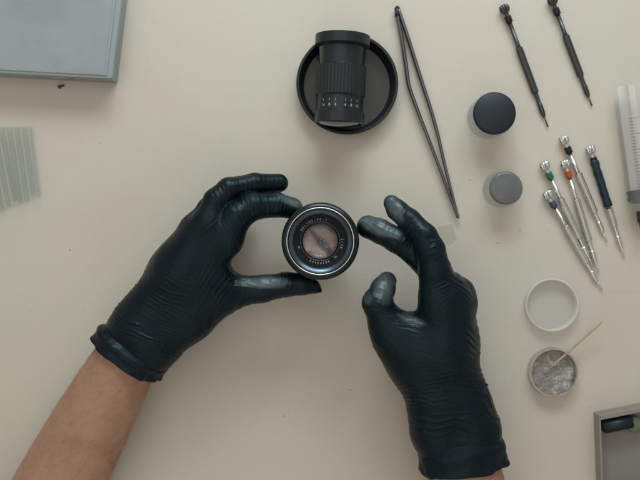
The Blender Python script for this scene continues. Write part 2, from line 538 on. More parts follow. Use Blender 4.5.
# left hand (left in the picture): thumb below, index above, both pinching the lens
left_palm = [
    [(120, 380, 38, 17), (146, 336, 42, 18), (192, 282, 50, 19), (226, 240, 58, 15.5)],
    [(112, 366, 38, 16), (140, 326, 44, 17), (178, 270, 54, 16.5), (207, 224, 62, 13.5)],
    [(113, 364, 36, 15), (137, 322, 40, 14.5), (172, 266, 46, 13), (193, 228, 50, 11)],
    [(126, 330, 36, 13), (170, 272, 36, 13), (192, 240, 38, 10)],
    [(128, 388, 36, 15), (156, 347, 40, 18.5), (190, 318, 42, 19.5), (222, 296, 43, 17)],
    [(190, 275, 48, 18), (208, 280, 46, 18), (218, 290, 44, 17)],
]
left_fingers = [
    [(226, 240, 58, 15.5), (236, 217, 60, 15.5), (252, 206.5, 57, 14), (276, 204.5, 51, 12.4), (292, 208, 46, 10.6)],
    [(207, 224, 62, 13), (216, 201, 60, 12.5), (229, 189, 57, 11.5), (255, 184, 48, 10.4), (279, 183, 40, 9.4)],
    [(193, 228, 50, 10), (208, 208, 46, 10), (226, 200, 36, 9.5), (250, 198, 24, 8)],
    [(190, 238, 38, 10), (202, 222, 32, 9.5), (222, 208, 22, 8.5), (240, 206, 16, 7.5)],
    [(214, 296, 43, 18), (240, 291, 44, 15.3), (262, 289, 45, 13.6), (286, 284.5, 46, 12.0), (303, 284, 46, 10.8), (314, 287, 45, 6.5), (320, 290.5, 45, 2.2)],
]
a0 = P(126, 358, 38); a1 = P(142, 334, 42)
nl = (a1 - a0) / np.linalg.norm(a1 - a0)
wr_left = [
    (150, 312, 1, 0.42, 44, 34, 4.2, 0.55), (150, 322, 1, 0.58, 34, 26, 5.3, 0.55), (134, 332, 1, 0.5, 40, 10, 3.6, 0.6),
    (176, 286, 1, 0.35, 40, 26, 5.0, 0.25),
    (236, 228, 0.45, 1, 22, 22, 3.9, 0.5), (262, 205, 0.15, 1, 14, 14, 4.2, 0.5), (283, 206, -0.2, 1, 9, 8, 3.8, 0.4),
    (246, 283, 1, 0.12, 22, 8, 3.4, 0.6), (283, 285, 0.45, -1, 12, 13, 5.2, 0.8), (225, 300, 0.6, -1, 24, 40, 5.0, 0.45),
    (222, 193, 0.35, 1, 12, 14, 4.4, 0.5), (252, 184, 0.1, 1, 8, 16, 6.0, 0.4), (206, 230, 0.75, -1, 20, 10, 5, 0.4),
    (228, 262, 0.5, 1, 22, 12, 4.4, 0.35), (168, 350, 1, 0.1, 14, 12, 4.4, 0.7)]
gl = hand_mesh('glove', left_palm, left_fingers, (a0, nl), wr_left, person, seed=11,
               painted_sheen=[(294, 200, 1, 0.35, 12, 5, 1.0), (264, 282, 1, 0.02, 19, 4.5, 1.0)])
gl['label'] = 'glove on the hand pinching the lens between thumb and index finger'
cuff_mesh(P(134, 346.5, 40), P(126, 359, 38), RP(39.5, 40), RP(38.0, 40), gl, 3, 0.76)
arm([(150, 322, 42, 22, 18), (126, 360, 38, 32.5, 25), (93, 420, 34, 39, 31), (66, 472, 33, 43, 34), (20, 560, 34, 47, 37)],
    'bare forearm below the glove cuff', 5, 900)

# right hand: thumb left, index raised, middle finger touching the lens
right_palm = [
    [(446, 470, 36, 21), (440, 432, 38, 21), (437, 405, 42, 21), (436, 350, 52, 22), (437, 300, 60, 16)],
    [(480, 470, 36, 20), (475, 430, 38, 21), (466, 402, 42, 20), (447, 350, 54, 19), (451, 300, 60, 15)],
    [(466, 446, 36, 18), (458, 400, 40, 15), (453, 350, 46, 13.5), (459, 302, 50, 14.5)],
    [(458, 380, 36, 15), (456, 340, 38, 15), (455, 310, 38, 12)],
    [(432, 430, 38, 17), (434, 395, 42, 20), (415, 362, 46, 24), (394, 336, 50, 22)],
    [(430, 350, 50, 22), (412, 338, 48, 19)],
    [(447, 310, 56, 14.5), (444, 284, 57, 12.5)],
]
right_fingers = [
    [(438, 305, 60, 17.5), (435, 272, 64, 16.4), (430, 250, 66, 14.8), (424, 236, 66, 13.0), (409, 220, 61, 11.0), (397, 210, 56, 10.4), (391.5, 203, 54, 8.3)],
    [(450, 300, 56, 16), (432, 272, 50, 13), (414, 252, 54, 12.6), (397, 240, 54, 12.6), (380, 231, 49, 12.0), (368, 227, 45, 11.3)],
    [(461, 303, 50, 14.5), (459, 292, 47, 14), (452, 284, 38, 11.5), (438, 282, 28, 9.5)],
    [(456, 312, 40, 12), (452, 292, 30, 10), (438, 290, 20, 9), (432, 300, 15, 8)],
    [(400, 342, 50, 23), (386.5, 322, 52, 18.2), (377, 303, 55, 14.8), (383, 288.5, 49, 12.0), (387, 281, 45, 9.6)],
]
b0 = P(462, 462, 36); b1 = P(456, 420, 40)
nr = (b1 - b0) / np.linalg.norm(b1 - b0)
wr_right = [
    (450, 388, 1, -0.10, 46, 20, 4.4, 0.65), (465, 380, 1, 0.18, 34, 20, 5.4, 0.6), (430, 402, 1, 0.30, 34, 14, 4.2, 0.7), (440, 350, 1, -0.05, 50, 26, 5.2, 0.22),
    (434, 288, 1, -0.42, 20, 20, 4.4, 0.55), (430, 252, 1, -0.30, 16, 18, 6.6, 0.75), (461, 282, 1, 0.8, 20, 12, 5.0, 0.6),
    (410, 322, 1, 0.25, 16, 10, 3.8, 0.7), (385, 308, 1, 0.5, 14, 12, 4.8, 0.5), (408, 238, 0.5, -1, 12, 10, 4.6, 0.8),
    (380, 228, 0.4, -1, 8, 20, 6.5, 0.5), (404, 216, 0.7, -1, 10, 12, 5.4, 0.6), (474, 340, 1, 0.3, 12, 40, 7.0, 0.6),
    (386, 345, 1, 0.9, 20, 26, 7.0, 0.3), (386, 232, 1, 0.5, 22, 9, 4.6, 0.45), (400, 246, 0.3, 1, 8, 12, 4.0, 0.7), (378, 296, 0.35, -1, 14, 16, 5.0, 0.3), (458, 425, 1, 0.06, 40, 22, 6.5, 1.0), (485, 400, 1, 1.2, 18, 12, 6.5, 1.1)]
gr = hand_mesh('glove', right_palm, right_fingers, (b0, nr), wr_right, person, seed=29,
               painted_sheen=[(376, 223, 1, 0.45, 22, 7.5, 1.0), (394, 208, 0.45, 1, 13, 6, 0.85), (383, 285, 0.2, 1, 14, 9, 0.8), (412, 320, 1, 0.35, 11, 3, 0.7), (366, 296, 0.3, 1, 7, 4, 0.6)])
gr['label'] = 'glove on the hand with raised index finger, middle finger touching the lens'
cuff_mesh(P(461, 444, 38), P(464, 466, 36), RP(42.5, 38), RP(42, 38), gr, 9, 0.72)
arm([(452, 420, 40, 26, 20), (463, 462, 36, 36, 25), (470, 510, 35, 41, 31), (482, 600, 35, 46, 36)],
    'forearm below the second glove', 8, 120)

# ------------------------------------------------------------------ text helper
def text_mesh(s, size, extrude=0.02):
    cu = bpy.data.curves.new('lettering', 'FONT')
    cu.body = s; cu.size = size * S; cu.extrude = extrude * S; cu.align_x = 'CENTER'; cu.align_y = 'CENTER'
    cu.resolution_u = 3
    o = bpy.data.objects.new('lettering', cu)
    COL.objects.link(o)
    bpy.context.view_layer.update()
    me = bpy.data.meshes.new_from_object(o)
    V = np.array([tuple(v.co / S) for v in me.vertices]).reshape(-1, 3); F = [tuple(p.vertices) for p in me.polygons]
    bpy.data.objects.remove(o); bpy.data.curves.remove(cu); bpy.data.meshes.remove(me)
    return V, F

def ring_text(s, radius, deg_mid, size, z, pitch, outward=True):
    """letters set round a circle, tops pointing outward"""
    parts = []
    n = len(s)
    for i, ch in enumerate(s):
        if ch == ' ': continue
        a = R(deg_mid - (i - (n - 1) / 2) * pitch)
        V, F = text_mesh(ch, size)
        rot = a - math.pi / 2
        c, sn = math.cos(rot), math.sin(rot)
        W = np.stack([V[:, 0] * c - V[:, 1] * sn + radius * math.cos(a), V[:, 0] * sn + V[:, 1] * c + radius * math.sin(a), V[:, 2] + z], 1)
        parts.append((W, F))
    return join(*parts)

# ------------------------------------------------------------------ the lens in the hands
def camera_lens():
    c = P(320.3, 241.2, 68)
    base = 22.0
    t = thing('camera_lens', 'black camera lens held upright between the gloved fingers, front glass facing up', 'camera lens', (c[0], c[1], base))
    Z = lambda z: z - base
    # rear mount and barrel
    V, F = lathe([(22, Z(22)), (22, Z(25)), (24.5, Z(26)), (24.5, Z(34)), (26.0, Z(35)), (26.0, Z(49)), (24, Z(49))], 96)
    mk('barrel', V, [f for f in F if len(f) == 4], M['black_paint'], t, sharp=35)
    V, F = lathe([(26.02, Z(36)), (27.2, Z(36.6)), (27.2, Z(47.4)), (26.02, Z(48))], 288, star=(72, 0.55, 1, 2))
    mk('grip_ring', V, [f for f in F if len(f) == 4], M['black_paint'], t, sharp=40)
    V, F = lathe([(24, Z(49.2)), (28.6, Z(50)), (29.9, Z(52)), (30.1, Z(58)), (30.1, Z(65.0)), (29.7, Z(65.9)),
                  (28.6, Z(66.9)), (27.2, Z(67.6)), (26.6, Z(67.7)), (26.35, Z(67.2))], 128)
    mk('focus_ring', V, [f for f in F if len(f) == 4], M['black_satin'], t, sharp=60)
    # bright chamfer of the filter thread
    V, F = lathe([(26.4, Z(67.1)), (26.3, Z(67.8)), (25.9, Z(68.15)), (25.4, Z(67.8)), (25.2, Z(66.9))], 128)
    mk('filter_ring', V[:], [f for f in F if len(f) == 4], M['chrome'], t)
    # inner threads and stepped cone
    prof = [(25.2, Z(67.2))]
    for i in range(3):
        z = 66.4 - i * 0.75
        prof += [(24.8, Z(z)), (25.1, Z(z - 0.37))]
    V, F = lathe(prof, 128)
    mk('filter_thread', V, [f for f in F if len(f) == 4], M['black_satin'], t, sharp=50)
    V, F = lathe([(25.0, Z(63.5)), (24.6, Z(62.9)), (23.0, Z(61.9)), (21.3, Z(60.9)), (21.1, Z(60.5)), (21.0, Z(57.5))], 128)
    mk('inner_cone', V, [f for f in F if len(f) == 4], M['cone'], t, sharp=50)
    V, F = lathe([(21.05, Z(57.6)), (20.9, Z(57.3)), (15.9, Z(56.6)), (15.6, Z(56.7)), (15.3, Z(56.4))], 128)
    nr_ = mk('name_ring', V, [f for f in F if len(f) == 4], M['black_matte'], t, sharp=30)
    V, F = join(ring_text('HELIOS-44-2', 17.1, 112, 2.6, Z(57.05), 7.4),
                ring_text('2/58', 17.1, -6, 2.6, Z(57.05), 7.2),
                ring_text('80390434', 17.1, -92, 2.5, Z(57.05), 7.0),
                ring_text('N', 17.1, -46, 2.4, Z(57.05), 6.0),
                ring_text('M', 17.1, 196, 2.2, Z(57.05), 6.0))
    mk('lettering', V, F, M['white_ink'], nr_, smooth=False)
    V, F = lathe([(15.9, Z(56.5)), (15.9, Z(57.3)), (15.4, Z(57.5)), (15.0, Z(57.0)), (14.9, Z(54))], 96)
    mk('glass_retainer', V, [f for f in F if len(f) == 4], M['dark_steel'], t)
    # coated front element
    front = []
    for i in range(13):
        r = 15.0 * (1 - i / 12); front.append((max(r, 0.0001), Z(57.0 + 2.6 * (1 - (r / 15.0) ** 2) - 1.0)))
    back = [(0.0001, Z(54.0)), (5, Z(54.3)), (10, Z(54.8)), (15.0, Z(55.2))]
    V, F = lathe(front + back, 96)
    mk('front_glass', V, F, M['coated'], t)
    # inner barrel, iris blades, rear element seen through the front glass
    V, F = lathe([(14.95, Z(54.6)), (14.5, Z(53.9)), (14.0, Z(53.4)), (13.6, Z(52.6))], 96)
    mk('inner_barrel', V, [f for f in F if len(f) == 4], M['black_paint'], t, sharp=40)
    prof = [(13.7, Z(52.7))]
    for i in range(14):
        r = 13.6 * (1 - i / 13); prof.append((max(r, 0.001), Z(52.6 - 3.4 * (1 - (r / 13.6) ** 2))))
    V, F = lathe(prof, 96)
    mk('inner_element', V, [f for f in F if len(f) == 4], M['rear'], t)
    V, F = lathe([(2.1, Z(49.3)), (1.7, Z(50.3)), (0.9, Z(50.8)), (0.001, Z(50.9))], 24)
    mk('reflection_spot', V, F, M['black_matte'], t)  # dark bead standing in for the camera's reflection in the glass

m = bpy.data.materials.new('coated_glass'); m.use_nodes = True
nt = m.node_tree; b = nt.nodes['Principled BSDF']
b.inputs['Base Color'].default_value = (0.03, 0.02, 0.05, 1); b.inputs['Roughness'].default_value = 0.03
b.inputs['Specular Tint'].default_value = (0.75, 0.8, 1.0, 1)
tr = nt.nodes.new('ShaderNodeBsdfTransparent'); tr.inputs[0].default_value = (0.98, 0.95, 0.93, 1)
gl_ = nt.nodes.new('ShaderNodeBsdfGlossy'); gl_.inputs[0].default_value = (0.8, 0.85, 1, 1); gl_.inputs['Roughness'].default_value = 0.04
mx = nt.nodes.new('ShaderNodeMixShader'); mx.inputs[0].default_value = 0.045
nt.links.new(tr.outputs[0], mx.inputs[1]); nt.links.new(gl_.outputs[0], mx.inputs[2])
nt.links.new(mx.outputs[0], nt.nodes['Material Output'].inputs['Surface'])
M['coated'] = m
def painted_reflection():
    # reflected view in the glass painted as colour: pale lobes, dark diagonal band
    m = mat('painted_reflection', (0.62, 0.545, 0.515), 0.38, spec=0.3, noise=[(60, (0.78, 0.72, 0.69), 0.40, 0.62)])
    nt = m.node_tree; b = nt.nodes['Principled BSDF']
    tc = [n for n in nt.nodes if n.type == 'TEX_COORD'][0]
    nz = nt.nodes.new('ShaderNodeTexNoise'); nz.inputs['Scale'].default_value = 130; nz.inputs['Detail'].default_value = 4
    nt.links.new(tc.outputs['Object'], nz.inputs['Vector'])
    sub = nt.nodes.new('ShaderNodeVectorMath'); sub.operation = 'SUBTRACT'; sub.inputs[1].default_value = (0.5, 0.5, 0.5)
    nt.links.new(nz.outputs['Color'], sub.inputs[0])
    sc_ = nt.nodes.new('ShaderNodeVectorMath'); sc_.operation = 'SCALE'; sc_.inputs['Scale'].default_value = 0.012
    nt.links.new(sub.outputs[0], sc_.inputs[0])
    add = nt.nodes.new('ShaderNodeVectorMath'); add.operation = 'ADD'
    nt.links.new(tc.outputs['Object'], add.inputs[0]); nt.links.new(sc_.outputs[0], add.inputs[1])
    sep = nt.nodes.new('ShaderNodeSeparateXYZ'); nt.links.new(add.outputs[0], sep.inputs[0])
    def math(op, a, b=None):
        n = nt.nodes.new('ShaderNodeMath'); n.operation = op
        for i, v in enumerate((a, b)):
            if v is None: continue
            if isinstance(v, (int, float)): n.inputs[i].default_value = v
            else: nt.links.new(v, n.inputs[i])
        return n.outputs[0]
    d = math('ADD', math('MULTIPLY', sep.outputs[0], 0.80), math('MULTIPLY', sep.outputs[1], 0.60))   # across the painted band
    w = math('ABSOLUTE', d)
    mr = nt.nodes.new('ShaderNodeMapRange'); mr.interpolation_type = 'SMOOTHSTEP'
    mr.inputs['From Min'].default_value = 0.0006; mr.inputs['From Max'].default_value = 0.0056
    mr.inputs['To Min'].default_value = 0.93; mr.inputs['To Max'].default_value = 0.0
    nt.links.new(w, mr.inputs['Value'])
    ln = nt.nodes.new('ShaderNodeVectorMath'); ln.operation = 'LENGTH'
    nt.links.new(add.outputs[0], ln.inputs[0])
    # vignette darkening painted round the outer edge of the element
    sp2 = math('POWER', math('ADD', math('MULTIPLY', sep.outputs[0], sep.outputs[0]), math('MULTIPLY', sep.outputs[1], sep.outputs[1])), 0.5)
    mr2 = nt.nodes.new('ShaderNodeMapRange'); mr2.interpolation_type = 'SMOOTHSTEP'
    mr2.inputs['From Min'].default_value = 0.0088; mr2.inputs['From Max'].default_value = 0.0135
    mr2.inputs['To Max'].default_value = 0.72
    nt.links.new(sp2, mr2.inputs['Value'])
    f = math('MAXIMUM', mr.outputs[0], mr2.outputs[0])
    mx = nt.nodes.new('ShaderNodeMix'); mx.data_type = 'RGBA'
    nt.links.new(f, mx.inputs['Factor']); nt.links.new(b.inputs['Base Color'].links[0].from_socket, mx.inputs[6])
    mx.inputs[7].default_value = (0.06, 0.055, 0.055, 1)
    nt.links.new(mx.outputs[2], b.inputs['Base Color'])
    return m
M['rear'] = painted_reflection()
camera_lens()

# ------------------------------------------------------------------ precision screwdrivers
def along(p0, p1, z0, z1):
    """frame (loc, rot) of a tool lying from p0 to p1"""
    a, b = P(*p0, z0), P(*p1, z1)
    d = Vector(b - a)
    q = d.to_track_quat('X', 'Z')
    return a, q.to_euler(), d.length

def screwdriver(p0, p1, band, label, style='bright', z0=4.6, z1=2.0, name='precision_screwdriver', group='small precision screwdrivers'):
    a, rot, L = along(p0, p1, z0, z1)
    t = thing(name, label, 'screwdriver', a, rot, group)
    st = M['steel'] if style != 'dark' else M['dark_steel']
    ch = M['chrome'] if style != 'dark' else M['dark_steel']
    # swivel head, a faceted spinning cap
    V, F = lathe([(0.001, -4.6), (2.6, -4.5), (3.9, -3.6), (4.3, -1.8), (4.2, 0.2), (3.3, 1.9), (2.0, 2.6), (1.7, 4.2), (1.7, 5.5)], 64,
                 star=(14, 0.55, 2, 5), axis='x')
    mk('swivel_head', V, F, ch, t, sharp=40)
    V, F = lathe([(1.75, 5.5), (2.75, 5.7), (2.9, 6.3), (2.9, 10.9), (2.7, 11.4), (1.75, 11.6)], 32, axis='x')
    mk('colour_ring', V, F, band, t, sharp=40)
    gs = L * 0.33
    ge = L * 0.70
    V, F = lathe([(1.75, 11.6), (1.75, gs - 3), (2.0, gs - 1.5)], 32, axis='x')
    mk('neck', V, F, st, t)
    if style == 'sleeve':
        gs = L * 0.55
        V, F = lathe([(2.6, 8.0), (3.2, 9)] + [(3.3 + 0.2 * math.sin(i * 2.1), 9 + (L * 0.52 - 9) * i / 14) for i in range(1, 14)] +
                     [(3.6, L * 0.52), (2.9, L * 0.525)], 40, axis='x')
        rr = vnoise(V / np.array([4, 2, 2.]), 4) - 0.4
        V[:, 1:] *= (1 + 0.28 * rr)[:, None]
        mk('sleeve', V, F, M['sleeve'], t)
    V, F = lathe([(1.8, gs - 1.5), (2.7, gs - 0.6), (2.9, gs), (2.9, ge), (2.6, ge + 0.8), (2.0, ge + 1.6)], 80,
                 star=(10, 0.42, 2, 3), axis='x')
    mk('knurled_grip', V, F, st, t, sharp=25)
    V, F = lathe([(2.0, ge + 1.6), (1.75, ge + 3), (1.75, L * 0.80), (2.1, L * 0.805), (2.1, L * 0.87), (1.6, L * 0.90), (0.9, L * 0.915)], 40, axis='x')
    mk('collet', V, F, ch, t, sharp=35)
    V, F = lathe([(0.62, L * 0.90), (0.6, L * 0.97), (0.75, L * 0.985), (0.7, L)], 16, axis='x')
    V[V[:, 0] > L * 0.975, 2] *= 0.35
    mk('blade', V, F, M['steel'] if style != 'dark' else M['dark_steel'], t)
    return t
screwdriver((545.3, 166.7), (593, 267), M['teal_band'], 'bright steel screwdriver with a teal green ring below its head')
screwdriver((548.3, 195.7), (602, 290), M['grey_band'], 'bright steel screwdriver with a slate grey ring, lowest and leftmost of the fan')
screwdriver((565.7, 165), (598.5, 272), M['orange_band'], 'bright steel screwdriver with an orange red ring below its head')
screwdriver((564.5, 141), (607, 242), M['black_band'], 'bright steel screwdriver with a black ring, behind the orange-ringed one')
screwdriver((591, 151), (624, 257), M['black_band'], 'steel screwdriver wrapped in a dark teal sleeve beside the syringe', style='sleeve')
screwdriver((505, 10), (548, 127), M['black_band'], 'dark metal screwdriver at the far edge, pointing between the black cap and the fan', style='dark', name='probe_screwdriver', group='dark screwdrivers at the far edge')
screwdriver((553, 2), (592, 106), M['black_band'], 'dark metal screwdriver at the far edge, pointing at the bright screwdrivers', style='dark', name='probe_screwdriver', group='dark screwdrivers at the far edge')

# ------------------------------------------------------------------ tweezers
def tweezers():
    a = P(458, 218, 0)
    t = thing('tweezers', 'long slim dark steel tweezers lying open with the closed tips towards the hands', 'tweezers', a)
    L = [(396, 8), (402, 40), (406.5, 70), (408.5, 86), (418, 112), (430, 143), (441, 172), (450, 196), (457.4, 217.5)]
    Rr = [(398, 8), (408, 38), (416, 64), (423, 86), (431, 110), (438, 135), (444, 162), (451, 190), (458.6, 218.5)]
    W = [2.4, 3.0, 3.1, 3.0, 2.6, 2.2, 1.8, 1.3, 0.5]
    for pts, dz in ((L, 0.0), (Rr, 0.0)):
        pp = [P(x, y, 4.4 + (0.4 if i > 6 else 0)) - np.array([a[0], a[1], 0]) for i, (x, y) in enumerate(pts)]
        # densify
        T = np.linspace(0, len(pp) - 1, 50); pp = np.array(pp)
        q = np.array([[np.interp(s_, range(len(pp)), pp[:, c]) for c in range(3)] for s_ in T])
        for _ in range(3): q[1:-1] = 0.5 * q[1:-1] + 0.25 * (q[2:] + q[:-2])
        w = np.interp(T, range(len(W)), W)
        V, F = sweep(q, [(0.8 + 0.32 * x, x * 1.0) for x in w], n=12)
        mk('tweezer_arm', V, F, M['tweezer_steel'], t)
    V, F = box((0, 0, 0), (3.4, 9, 6.0), 0.6)
    mk('weld', V, F, M['dark_steel'], t, loc=P(397, 12, 4.4) - np.array([a[0], a[1], 0]))
tweezers()

# ------------------------------------------------------------------ small jars
def jar(px, py, z, rb, rt, cap_mat, side_mat, label, name, dome=2.0):
    """jar whose lid top projects at px,py"""
    c = P(px, py, z)
    t = thing(name, label, 'jar', (c[0], c[1], 0))
    V, F = lathe([(rb - 1.5, 0.2), (rb, 1.2), (rb, z * 0.55), (rb - 1.0, z * 0.66), (rt - 1.6, z * 0.70), (rt - 1.6, z - 4.6)], 72)
    mk('jar_body', V, F, side_mat, t, sharp=50)
    top = [(rt, z - 4.5), (rt + 0.2, z - 1.6), (rt - 0.3, z - 0.5), (rt - 1.4, z)]
    for i in range(1, 8):
        r = (rt - 1.4) * (1 - i / 7); top.append((max(r, 0.001), z + dome * (1 - (r / (rt - 1.4)) ** 2)))
    V, F = lathe([(rt - 1.2, z - 4.5)] + top, 72)
    mk('lid', V, F, cap_mat, t, sharp=60)
jar(506.5, 188, 22, 15.8, 13.6, M['smoky'], M['smoky_side'], 'small translucent grey jar with a domed lid between tweezers and screwdrivers', 'small_jar', 1.6)
jar(495, 113, 26, 18.6, 17.4, M['rubber'], M['smoky_side'], 'small jar with a black domed cap behind the translucent grey jar', 'small_jar', 2.4)

# ------------------------------------------------------------------ petri dishes and toothpick
def petri():
    c = P(552, 305, 6)
    t = thing('dish_lid', 'empty clear round dish lid above the dish with the wooden pick', 'dish lid', (c[0], c[1], 0))
    r = RP(26.6, 6)
    V, F = lathe([(0.001, 0.25), (r - 2.2, 0.25), (r - 1.6, 0.4)], 96)
    mk('dish_floor', V, F, M['milky'], t, smooth=False)
    V, F = lathe([(r - 1.9, 0.2), (r, 0.2), (r + 0.1, 6.6), (r - 0.5, 7.3), (r - 1.3, 7.2), (r - 1.6, 6.4)], 96, closed=True)
    mk('dish_rim', V, F, M['milky_rim'], t, sharp=40)
    c = P(554, 372.5, 8)
    t = thing('steel_dish', 'round steel dish of grey solvent residue with a wooden pick resting across it', 'dish', (c[0], c[1], 0))
    r = RP(24.3, 8)
    V, F = lathe([(r - 1.6, 0.2), (r - 0.4, 0.3), (r, 1.0), (r, 8.2), (r - 0.4, 8.9), (r - 1.2, 8.9), (r - 1.5, 8.3), (r - 1.6, 1.4)], 96, closed=True)
    mk('dish_rim', V, F, M['steel'], t, sharp=40)
    n = 40; V = []; F = []
    for i in range(n + 1):
        for j in range(72):
            a = 2 * math.pi * j / 72; q = (r - 1.55) * i / n
            V.append((q * math.cos(a), q * math.sin(a), 3.0))
    V = np.array(V)
    V[:, 2] += 2.4 * (vnoise(V / 5.0, 3) - 0.5) + 1.2 * (vnoise(V / 1.7, 5) - 0.5)
    for i in range(n):
        for j in range(72):
            F.append((i * 72 + j, i * 72 + (j + 1) % 72, (i + 1) * 72 + (j + 1) % 72, (i + 1) * 72 + j))
    mk('residue', V, F, M['residue'], t)
M['residue'] = mat('grey_residue', (0.25, 0.225, 0.205), 0.32, spec=0.5,
                   noise=[(110, (0.42, 0.40, 0.37), 0.50, 0.66), (350, (0.17, 0.155, 0.14), 0.52, 0.7)],
                   bump=[(300, 0.001, 0.5)])
petri()
a, rot, L = along((549, 369), (603.5, 320.5), 5.2, 13.0)
t = thing('wooden_pick', 'thin pale wooden pick leaning out of the steel dish', 'pick', a, rot)
V, F = lathe([(0.2, 0), (0.85, 4), (1.0, 12), (1.0, L - 9), (0.8, L - 3), (0.15, L)], 12, axis='x')
mk('stick', V, F, M['wood'], t)

# ------------------------------------------------------------------ syringe
def syringe():
    a, rot, L = along((641.5, 206), (634, 150), 12.5, 12.5)
    t = thing('syringe', 'clear plastic syringe with black plunger seal at the right edge, beside the teal-sleeved screwdriver', 'syringe', a, rot)
    r = 11.4
    V, F = lathe([(r, 1.0), (r, 92), (r - 0.9, 92), (r - 0.9, 1.0)], 72, closed=True, axis='x')
    b = mk('barrel', V, F, M['syringe'], t, sharp=40)
    V, F = lathe([(r, 1.0), (r - 0.8, -1.2), (r - 3, -3.2), (3.6, -4.6), (3.4, -5)], 72, axis='x')
    mk('shoulder', V, [f for f in F if len(f) == 4], M['syringe'], t, sharp=50)
    V, F = lathe([(4.6, -3.9), (5.0, -5), (5.0, -13), (3.8, -15), (3.3, -24), (2.2, -25), (0.8, -25.5)], 48, star=(12, 0.5, 1, 2), axis='x')
    mk('luer_tip', V, F, M['dark_steel'], t, sharp=40)
    V, F = lathe([(0.001, 1.6), (6, 2.6), (9.9, 5.2), (10.35, 5.6), (10.35, 7.4), (9.7, 7.9), (9.7, 10.6), (10.35, 11.1), (10.35, 13.2), (9.6, 13.8)], 72, axis='x')
    mk('plunger_seal', V, F, M['rubber'], t, sharp=40)
    V, F = join(box((58, 0, 0), (88, 1.4, 15)), box((58, 0, 0), (88, 15, 1.4)))
    mk('plunger_rod', V, F, M['rod'], t, smooth=False)
    # printed scale: curved ticks on the visible upper left face of the barrel
    V, F = [], []
    for k in range(26):
        x = 8 + k * 2.6
        long_ = k % 5 == 0
        a0_, a1_ = R(62), R(62 + (42 if long_ else 24))
        for s_ in range(6):
            base = len(V)
            for aa in (a0_ + (a1_ - a0_) * s_ / 6, a0_ + (a1_ - a0_) * (s_ + 1) / 6):
                V += [(x - 0.16, (r + 0.06) * math.cos(aa), (r + 0.06) * math.sin(aa)), (x + 0.16, (r + 0.06) * math.cos(aa), (r + 0.06) * math.sin(aa))]
            F.append((base, base + 1, base + 3, base + 2))
    o = mk('scale_marks', V, F, M['grey_ink'], b, smooth=False)
syringe()

# ------------------------------------------------------------------ glass dish with a second lens body
def far_dish():
    c = P(347, 85, 6)
    t = thing('glass_dish', 'round black-rimmed glass dish at the far edge, holding a loose lens barrel', 'dish', (c[0], c[1], 0))
    r = RP(48, 10)
    V, F = lathe([(0.001, 0.4), (r - 4, 0.4), (r - 3, 0.8)], 96)
    mk('dish_floor', V, F, M['dark_glass'], t, smooth=False)
    V, F = lathe([(r - 4, 0.3), (r - 1, 0.3), (r + 1.5, 8), (r + 2.4, 12.5), (r + 1.6, 13.4), (r + 0.2, 13.2), (r - 0.8, 8)], 96, closed=True)
    mk('dish_rim', V, F, M['black_paint'], t, sharp=50)
far_dish()
def loose_barrel():
    a, rot, L = along((339, 124), (343, 30), 24, 26)
    t = thing('lens_barrel', 'loose black lens barrel with white scale marks lying in the glass dish', 'lens barrel', a, rot)
    V, F = lathe([(17.5, 1.5), (19.0, 0.0), (20.2, 0.8), (20.4, 9), (19.2, 10), (19.2, 22), (20.6, 23), (20.6, 47), (18.8, 48), (18.8, 62), (22.5, 64), (22.5, 72), (17, 73)], 120,
                 star=(40, 0.6, 6, 7), axis='x')
    mk('barrel', V, F, M['black_paint'], t, sharp=30)
    V, F = lathe([(17.4, 1.4), (16.4, 0.4)] + [(16 * (1 - i / 8) + 0.001, -0.2 - 2.4 * (1 - (1 - i / 8) ** 2)) for i in range(0, 9)], 72, axis='x')
    mk('front_glass', V, F, M['pale_glass'], t)
    parts = []
    for k, (s_, off) in enumerate((('16', -56), ('8', -34), ('4', -15), ('4', 15), ('8', 34), ('16', 56))):
        for s2, xx in ((s_, 13.4), ('I', 17.5)):
            V, F = text_mesh(s2, 3.4 if xx < 15 else 3.0)
            # letters face upward: local x along -X axis reading direction across Y
            ang = R(90 + off * 0.8)
            rr = 19.3
            W = []
            for x, y, z in V:
                aa = ang + x / rr
                W.append((xx + y, (rr + z) * math.cos(aa) * 1.0, (rr + z) * math.sin(aa)))
            parts.append((np.array(W), F))
    V, F = join(*parts)
    mk('scale_marks', V, F, M['white_ink'], t, smooth=False)
M['pale_glass'] = mat('pale_lens_glass', (0.06, 0.10, 0.11), 0.08, spec=1.0, coat=1.0)
loose_barrel()

# ------------------------------------------------------------------ left: aqua plastic strips and blue box
def strips():
    c = P(12, 160, 0)
    t = thing('plastic_tray', 'ribbed pale aqua see-through plastic tray at the left edge', 'tray', (c[0], c[1], 0))
    q0 = np.array([c[0], c[1], 0])
    n = 11
    for i in range(n):
        f = i / (n - 1)
        top = (-44 + 76 * f, 128); bot = (-22 + 62 * f, 216 - 17 * f + 5 * math.sin(i * 1.9))
        pa, pb = P(*top, 5.0) - q0, P(*bot, 5.0) - q0
        mid = (pa + pb) / 2
        V, F = sweep([pa, mid, pb * 0.97 + mid * 0.03, pb], [(2.0, 3.6), (2.0, 3.6), (1.8, 3.4), (0.8, 1.6)], n=12)
        mk('plastic_rib', V, F, M['aqua'], t)
    corners = [P(-46, 126, 0.8) - q0, P(32, 126, 0.8) - q0, P(41, 196, 0.8) - q0, P(-20, 220, 0.8) - q0]
    V = [tuple(p) for p in corners] + [tuple(p + np.array([0, 0, 0.7])) for p in corners]
    F = [(0, 1, 2, 3), (7, 6, 5, 4), (0, 4, 5, 1), (1, 5, 6, 2), (2, 6, 7, 3), (3, 7, 4, 0)]
    mk('tray_floor', V, F, M['aqua'], t, smooth=False)
strips()
